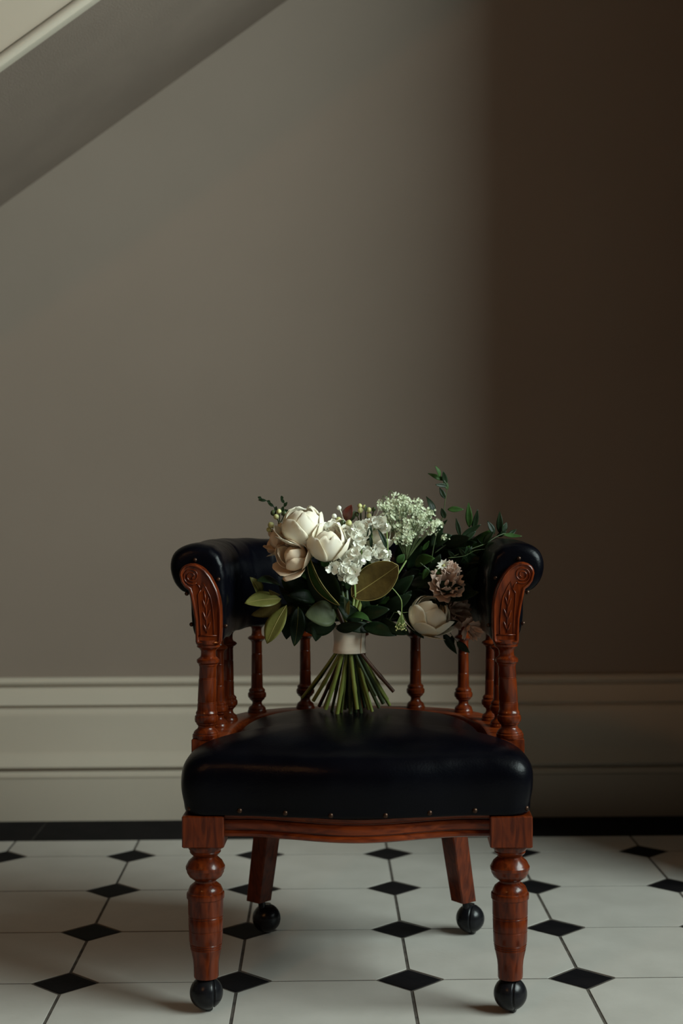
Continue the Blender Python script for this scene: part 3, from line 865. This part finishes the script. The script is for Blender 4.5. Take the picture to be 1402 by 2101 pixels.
# tall globe bloom
bloom('peony', bq(622, 1079, 2.745), (-0.10, -0.30, 1), 0.0385,
      ring(3, 2.75, 1.3, 0, 0.90, 0.2, notch=0.04)+[dict(az=-1.15, half=1.15, amax=2.62, open_=0, rs_=0.97, notch=0.03), dict(az=0.6, half=1.1, amax=2.6, open_=0, rs_=0.96), dict(az=2.4, half=1.1, amax=2.6, open_=0, rs_=0.96),
      dict(az=-2.25, half=0.95, amax=2.25, open_=0.03, rs_=1.03, curl=0.03), dict(az=-0.1, half=0.9, amax=2.2, open_=0.02, rs_=1.02, curl=0.03), dict(az=1.6, half=1.0, amax=2.2, open_=0.02, rs_=1.03, curl=0.03),
      dict(az=PI*0.98, half=0.8, amax=1.75, open_=0.30, rs_=1.06, curl=0.08), dict(az=-PI*0.80, half=0.65, amax=1.55, open_=0.35, rs_=1.05, curl=0.1)], M_CREAM, label='rounded cream peony, tallest of the pale blooms', inner=0.7)
# heart-notched bloom beside it
bloom('peony', bq(672, 1111, 2.722), (0.05, -0.42, 0.9), 0.0370,
      ring(3, 2.6, 1.25, 0, 0.86, 0.5, notch=0.05)+[dict(az=-PI/2+0.12, half=1.0, amax=2.42, open_=0.0, rs_=0.96, notch=0.16, curl=0.02), dict(az=0.75, half=1.0, amax=2.35, open_=0.0, rs_=0.95, notch=0.05), dict(az=2.5, half=1.1, amax=2.35, open_=0.0, rs_=0.95),
      dict(az=-PI/2-0.75, half=0.8, amax=2.2, open_=0.03, rs_=1.02, notch=0.04, curl=0.05), dict(az=-PI/2+1.25, half=0.85, amax=1.95, open_=0.06, rs_=1.03, curl=0.06), dict(az=1.5, half=0.9, amax=2.3, open_=0.08, rs_=1.04, curl=0.08),
      dict(az=0.35, half=0.7, amax=1.6, open_=0.3, rs_=1.03, curl=0.12)], M_CREAM, label='cream peony with heart-shaped front petals', inner=0.7)
# open peach bloom facing down-left
bloom('peony', bq(600, 1136, 2.735), (-0.50, -0.62, 0.42), 0.0330,
      ring(3, 2.5, 1.2, 0, 0.72, 0.4, notch=0.04)+[dict(az=-2.0, half=0.9, amax=2.15, open_=0.02, rs_=0.92), dict(az=0.1, half=0.95, amax=2.1, open_=0.03, rs_=0.94, notch=0.08), dict(az=2.1, half=0.95, amax=2.1, open_=0.03, rs_=0.94),
      dict(az=-1.1, half=0.85, amax=1.85, open_=0.14, rs_=1.02, curl=0.14), dict(az=1.2, half=0.85, amax=1.85, open_=0.12, rs_=1.02, curl=0.12), dict(az=3.0, half=0.8, amax=1.75, open_=0.2, rs_=1.03, curl=0.14),
      dict(az=-2.5, half=0.7, amax=1.6, open_=0.38, rs_=1.05, curl=0.16), dict(az=-0.2, half=0.7, amax=1.55, open_=0.32, rs_=1.05, curl=0.16)], M_PEACH, label='pale peach peony opening towards the arm of the chair', inner=0.6)
bloom('rose', bq(562, 1108, 2.785), (-0.8, -0.2, 0.35), 0.026, ring(4, 1.75, 0.9, 0.25, 1.0, 0.3, curl=0.1)+ring(3, 2.1, 1.0, 0.0, 0.8, 0.9), M_PEACH)
bloom('rose', bq(704, 1090, 2.755), (0.35, -0.5, 0.8), 0.026, ring(3, 2.3, 1.1, 0, 0.8, 0.3)+ring(5, 1.8, 0.85, 0.15, 1.0, 0.1, curl=0.1, ruf=0.04), M_CREAM)
bloom('rose', bq(776, 1098, 2.775), (0.1, -0.5, 0.9), 0.030, ring(3, 2.3, 1.1, 0, 0.8, 0.3)+ring(5, 1.95, 0.9, 0.06, 1.0, 0.1, curl=0.06), M_CREAM)
# the bloom hanging under the right arm
bloom('peony', bq(882, 1262, 2.785), (0.42, -0.30, 0.85), 0.0385,
      ring(3, 2.6, 1.2, 0, 0.84, 0.2, notch=0.05)+[dict(az=-1.3, half=1.0, amax=2.4, open_=0, rs_=0.94, curl=0.03, ruf=0.02), dict(az=0.8, half=1.0, amax=2.35, open_=0.02, rs_=0.95, curl=0.04), dict(az=2.7, half=1.0, amax=2.35, open_=0.02, rs_=0.95),
      dict(az=-2.3, half=0.9, amax=2.05, open_=0.04, rs_=1.0, curl=0.05), dict(az=-0.5, half=0.8, amax=2.0, open_=0.10, rs_=1.02, curl=0.08, ruf=0.03),
      dict(az=-1.5, half=0.8, amax=1.6, open_=0.12, rs_=1.04, curl=0.05), dict(az=0.3, half=0.6, amax=1.65, open_=0.25, rs_=1.03, curl=0.08),
      dict(az=-2.75, half=0.62, amax=1.42, open_=0.50, rs_=1.1, curl=0.04), dict(az=-0.9, half=0.6, amax=1.25, open_=0.35, rs_=1.05, curl=0.1)], M_CREAM, label='cream peony hanging low beside the spindles', inner=0.7)
def ruffled(name, c, ax, R, mt, n=16, seed=1, label=None):
    r_ = random.Random(seed)
    ps = []
    for i in range(n):
        t = i/n
        ps.append(dict(az=i*2.399, half=0.6+0.2*r_.random(), amax=2.3-1.0*t+r_.uniform(-.1, .1), open_=0.35*t+r_.uniform(0, .15), rs_=0.45+0.6*t, curl=0.15, ruf=0.10, notch=r_.uniform(0, .15)))
    return bloom(name, c, ax, R, ps, mt, label=label, inner=0.14)
ruffled('carnation', bq(918, 1194, 2.775), (0.1, -0.9, 0.5), 0.0255, M_BLUSH, 16, 2, 'ruffled blush carnation')
ruffled('carnation', bq(928, 1163, 2.785), (0.3, -0.6, 0.8), 0.014, M_BLUSH, 10, 6)
ruffled('carnation', bq(944, 1252, 2.85), (0.5, -0.7, 0.1), 0.0235, M_BLUSH, 14, 3)
ruffled('sweet_pea', bq(972, 1296, 2.83), (0.4, -0.85, -0.3), 0.0195, M_BLUSH, 8, 4)
# little white daisy tucked beside the carnation
dz = part('daisy', MB().lathe([(0.0002, -0.002), (0.003, -0.001), (0.0035, 0.001), (0.002, 0.0025), (0.0002, 0.003)], 12), M_BUD, BQ, True, 180)
dz.matrix_local = axis_matrix(bq(911, 1161, 2.77), (-0.4, -0.6, 0.7))
for k in range(9):
    a = 2*PI*k/9
    b, _ = leaf_mb((0.002*math.cos(a), 0.002*math.sin(a), 0), (0.014*math.cos(a), 0.014*math.sin(a), 0.004), (0, 0, 1), 0.0045, nu=2, nv=5)
    part('petal', b, M_STOCK, dz, True, 180)

# white stock: florets along stems
def floret_mb(R, n=6, seed=0):
    b = MB()
    r_ = random.Random(seed)
    for k in range(n):
        p = petal(R, az=k*2.399+r_.uniform(-.2, .2), half=0.75, amax=1.5+0.7*(k % 2)+r_.uniform(-.2, .2), open_=0.25*(1-(k % 2)), rs_=0.8+0.25*(1-(k % 2)), notch=0.12, curl=0.12, ruf=0.07, seed=seed+k*1.7, nu=5, nv=5)
        b.add(p.v, p.f)
    return b
me_fl = [floret_mb(0.0088, 6, k).mesh('floret', M_STOCK, True, 180) for k in range(5)]
def stock(points, stem_pts, d):
    st = part('stock_stem', MB().tube([z1(x, y, d+0.01) for x, y in stem_pts], 0.0019, 7), M_STEMT, BQ)
    for i, (x, y) in enumerate(points):
        c = z1(x, y, d-rl.uniform(0.0, 0.014))
        o = link('floret', me_fl[rl.randrange(5)], st, axis_matrix(c, (rl.uniform(-.6, .6), -0.8, rl.uniform(-.2, .7)), rl.uniform(0, 6)) @ Matrix.Scale(rl.uniform(0.85, 1.25), 4))
stock([(920, 640), (1030, 620), (1000, 672), (1045, 722), (985, 742), (950, 690), (1060, 660), (1010, 590), (900, 610)], [(1040, 1000), (1050, 800), (1030, 640)], 2.735)
stock([(905, 850), (960, 830), (1000, 800), (1090, 840), (855, 920), (920, 955), (880, 1000), (980, 960), (1005, 915), (1000, 885), (940, 1010), (965, 1040), (925, 895), (1050, 875), (815, 935)], [(1000, 1200), (990, 1000), (985, 820)], 2.715)
stock([(1205, 785), (1160, 800), (1235, 830), (1250, 855), (1190, 830), (1150, 840), (1105, 800)], [(1180, 1100), (1190, 900), (1200, 780)], 2.735)
stock([(1180, 580), (1160, 560), (1110, 560), (1200, 550), (780, 605), (1230, 600), (1075, 600)], [(1120, 900), (1130, 700), (1170, 580)], 2.745)

# bouvardia and yellow-green buds on thin stems
def bud(c, r, stem_to, mt, name='bud', smt=None):
    d = (Vector(c)-Vector(stem_to))
    st = part(name, MB().tube(catmull([stem_to, (Vector(c)+Vector(stem_to))*0.5+Vector((0.001, 0, 0)), c], 3), [0.0010]*6+[0.0014], 6), smt or M_STEMD, BQ)
    o = part('bud_head', MB().lathe([(r*.25, -r*1.1), (r*.75, -r*.7), (r, -r*.1), (r*.85, r*.45), (r*.45, r*.85), (0.0002, r)], 10), mt, st, True, 180)
    o.matrix_local = axis_matrix(c, d)
    return st
for x, y, r, sx_, sy_, d in ((865, 448, .0056, 900, 545, 2.77), (825, 515, .0058, 890, 570, 2.77), (1197, 438, .0056, 1165, 520, 2.76), (1318, 335, .004, 1300, 420, 2.77)):
    bud(z1(x, y, d), r*0.8, z1(sx_, sy_, d+.01), M_STOCK, 'bouvardia_bud', M_STOCK)
for x, y, r, sx_, sy_, d in ((325, 490, .0058, 370, 570, 2.79), (370, 478, .0050, 375, 570, 2.785), (415, 495, .0050, 380, 575, 2.78), (348, 522, .0052, 370, 580, 2.775), (305, 590, .0060, 350, 660, 2.775), (288, 628, .0048, 345, 670, 2.78),
                             (862, 545, .0052, 880, 640, 2.765), (895, 570, .0056, 890, 650, 2.755), (945, 572, .0060, 930, 650, 2.75), (1035, 432, .0046, 1040, 540, 2.775), (1040, 468, .0052, 1045, 560, 2.765), (1110, 465, .0050, 1090, 560, 2.765),
                             (1112, 512, .0048, 1090, 580, 2.76), (1075, 440, .0040, 1080, 540, 2.775), (1150, 460, .0042, 1120, 560, 2.77), (1010, 500, .0045, 1030, 580, 2.77)):
    bud(z1(x, y, d), r, z1(sx_, sy_, d+.01), M_BUD if rl.random() < .75 else M_STEMD, 'green_bud')
# dark feathery sprigs at the left
for pts in (((345, 500), (335, 450), (300, 405), (255, 385), (198, 357)), ((395, 510), (395, 480), (412, 440), (412, 400), (388, 360)), ((470, 540), (462, 505), (440, 462))):
    cs = catmull([z1(x, y, 2.79) for x, y in pts], 4)
    k = len(cs)
    o = part('sprig', MB().tube(cs, [0.0011*(1-0.6*i/k) for i in range(k)], 6), M_LEAFD, BQ)
    for i in range(3, k, 3):
        dr = (cs[i]-cs[i-1]).normalized()
        b, _ = leaf_mb(cs[i-1], cs[i-1]+dr*0.012+Vector((0.004*(1 if i % 2 else -1), 0, -0.003)), (0, -1, 0.2), 0.005, nu=2, nv=5)
        part('leaf', b, M_LEAFD, o, True, 180)

# lace flower: rays with clouds of tiny florets
rg_ = random.Random(5)
hub = bq(834, 1150, 2.80)
lace = MB()
tiny = MB()
def star(c, r, ax):
    Mx = axis_matrix(c, ax, rg_.uniform(0, 6))
    for k in range(5):
        a = 2*PI*k/5
        a2 = a+0.5
        tiny.add([(0, 0, 0), (r*.7*math.cos(a-.45), r*.7*math.sin(a-.45), r*.25), (r*math.cos(a), r*math.sin(a), r*.45), (r*.7*math.cos(a+.45), r*.7*math.sin(a+.45), r*.25)], [(0, 1, 2, 3)], Mx)
heads = []
for i in range(95):
    a = rg_.uniform(-0.55, 0.75) if i < 44 else rg_.uniform(-0.4, 1.0)
    ln = rg_.uniform(0.12, 1.0)**0.7
    px = 826+math.sin(a)*92*ln
    py = 1136-math.cos(a)*112*ln
    px = max(758, min(900, px))
    heads.append((px, py, 2.775+rg_.uniform(-.035, .03)))
for (px, py, d) in heads:
    c = bq(px, py, d)
    lace.tube(catmull([hub, (hub+c)*0.5+Vector((0, 0, 0.004)), c], 3), 0.0005, 5)
    for k in range(rg_.randint(13, 20)):
        q = c+Vector((rg_.gauss(0, .0042), rg_.gauss(0, .004), rg_.gauss(0.001, .0036)))
        star(q, rg_.uniform(.0020, .0033), (rg_.uniform(-.8, .8), -0.7, rg_.uniform(0, 1)))
        if k % 2 == 0:
            lace.tube([c-Vector((0, 0, .004)), q], 0.00035, 4)
for (bx_, by_, mx, my, tx_, ty_) in ((30, 500, 22, 360, 62, 385), (60, 480, 75, 318, 115, 340), (120, 480, 150, 350, 198, 378), (190, 500, 215, 420, 262, 452), (290, 620, 320, 530, 335, 540), (110, 500, 100, 400, 130, 392), (420, 640, 430, 610, 440, 632), (500, 720, 520, 670, 535, 690)):
    pts = [z2(bx_, by_, 2.775), z2((bx_*.45+mx*.55), (by_*.45+my*.55), 2.77), z2(mx, my, 2.77), z2((mx+tx_)/2, my-8, 2.768), z2(tx_, ty_, 2.768)]
    lace.tube(catmull(pts, 4), 0.0006, 5)
    c = pts[-1]
    for k in range(18):
        star(c+Vector((rg_.gauss(0, .0034), rg_.gauss(0, .003), rg_.gauss(-.001, .003))), rg_.uniform(.0018, .0028), (rg_.uniform(-.8, .8), -0.7, rg_.uniform(-.6, .8)))
lc = part('lace_flower', lace, M_STEML, BQ, True, 180, label='airy white lace flower head')
part('lace_florets', tiny, M_LACE, lc, False, kind='stuff')
part('lace_stem', MB().tube(catmull([hub, bq(815, 1180, 2.79), bq(770, 1245, 2.80), tie+Vector((0.005, 0, 0.02))], 5), 0.0016, 7), M_STEMT, lc)
part('lace_stem', MB().tube(catmull([z2(70, 860, 2.735), z2(60, 720, 2.74), z2(55, 600, 2.75), z2(60, 540, 2.76)], 5), 0.0011, 7), M_STEMT, lc)
# nodding seed umbel on a green stalk
um = MB().tube(catmull([z2(70, 1080, 2.73), z2(130, 1140, 2.725), z2(175, 1210, 2.725), z2(178, 1310, 2.725)], 6), 0.0010, 7)
um_o = part('seed_umbel', um, M_STEMT, BQ, True, 180)
uh = z2(178, 1312, 2.725)
rays, seeds = MB(), MB()
for k in range(26):
    a = rg_.uniform(0, 2*PI)
    rr = rg_.uniform(0.002, 0.016)
    c = uh+Vector((rr*math.cos(a), rr*math.sin(a)*.8, -rg_.uniform(0.018, 0.033)))
    rays.tube([uh, (uh+c)*.5+Vector(((c.x-uh.x)*.12, 0, -0.002)), c], 0.00045, 5)
    seeds.lathe([(0.0003, -.0016), (.0013, -.0008), (.0016, 0), (.0012, .001), (.0002, .0016)], 7, Matrix.Translation(c))
for k in range(5):
    a = 2*PI*k/5+.3
    rays.tube([uh, uh+Vector((.012*math.cos(a), .008*math.sin(a), .001))], [.0005, .0002], 5)
part('umbel_rays', rays, M_STEMT, um_o)
part('seed_heads', seeds, M_BUD, um_o, kind='stuff')

# trailing vines on the right
def vine(stem_pts, leaves, d0, d1, r=0.0011, name='vine'):
    n_ = len(stem_pts)
    pts = [z2(x, y, d0+(d1-d0)*i/(n_-1)) for i, (x, y) in enumerate(stem_pts)]
    cs = catmull(pts, 5)
    o = part(name, MB().tube(cs, [r*(1-0.5*i/len(cs)) for i in range(len(cs))], 7), M_STEMD, BQ, True, 180)
    for i, (bx_, by_, tx_, ty_, wd, bright) in enumerate(leaves):
        t = i/max(1, len(leaves)-1)
        d = d0+(d1-d0)*t+rl.uniform(-.008, .008)
        nm = (rl.uniform(-.4, .6), -0.8, rl.uniform(-.1, .5))
        leaf(z2(bx_, by_, d), z2(tx_, ty_, d+rl.uniform(-.01, .01)), nm, wd*PX*0.25, M_LEAFM if bright else M_LEAFD, parent=o, fold=0.3, bend=rl.uniform(-.10, .12), shape=0.8, pw=1.0, nu=4, nv=9)
    return o
vine([(420, 900), (450, 720), (490, 590), (525, 500), (530, 430), (545, 330), (550, 265), (515, 205), (470, 150)],
     [(420, 770, 525, 585, 70, 0), (350, 800, 405, 720, 40, 1), (455, 650, 555, 545, 34, 0), (430, 570, 350, 485, 34, 1), (440, 522, 380, 355, 62, 0), (535, 535, 505, 450, 44, 0), (555, 462, 688, 462, 46, 1),
      (535, 372, 490, 282, 40, 0), (548, 268, 456, 258, 34, 0), (556, 302, 520, 205, 36, 1), (545, 255, 520, 148, 44, 0), (522, 222, 393, 165, 36, 1), (492, 195, 452, 103, 40, 1)], 2.80, 2.79)
vine([(450, 820), (560, 740), (660, 690), (735, 612), (745, 590)],
     [(660, 685, 625, 532, 36, 0), (665, 690, 830, 585, 52, 0), (690, 720, 790, 640, 44, 0), (735, 610, 728, 405, 56, 1), (770, 625, 804, 458, 44, 0), (762, 612, 755, 545, 14, 0), (570, 760, 700, 740, 50, 0), (500, 760, 600, 690, 50, 0)], 2.81, 2.83)
vine([(600, 850), (740, 790), (860, 745), (950, 690), (1020, 660), (1060, 665)],
     [(850, 748, 940, 640, 56, 0), (940, 665, 884, 556, 52, 0), (985, 660, 985, 478, 54, 0), (1005, 645, 1042, 568, 48, 0), (1012, 668, 1168, 682, 36, 1), (1058, 668, 1122, 625, 34, 0), (960, 680, 1040, 640, 40, 0), (870, 745, 800, 700, 40, 0), (770, 780, 850, 700, 40, 0)], 2.82, 2.86)
vine([(560, 860), (690, 845), (780, 800), (868, 788)], [(690, 845, 730, 900, 20, 0), (610, 860, 560, 800, 34, 0), (700, 845, 650, 780, 34, 0)], 2.79, 2.80, 0.0008)
vine([(330, 900), (430, 1000), (520, 1250), (560, 1440), (640, 1560)],
     [(520, 1480, 632, 1650, 66, 0), (630, 1550, 737, 1640, 60, 0), (540, 1420, 640, 1380, 50, 0), (500, 1250, 600, 1180, 50, 0), (430, 1000, 520, 1060, 40, 1), (440, 950, 520, 1000, 44, 1), (400, 940, 350, 1040, 50, 1), (590, 1500, 600, 1590, 36, 0)], 2.78, 2.80)
vine([(200, 1150), (120, 1300), (60, 1400)], [(30, 1400, 136, 1502, 60, 0), (130, 1280, 60, 1220, 50, 0), (200, 1200, 260, 1130, 50, 0), (180, 1420, 240, 1500, 40, 0)], 2.77, 2.77)
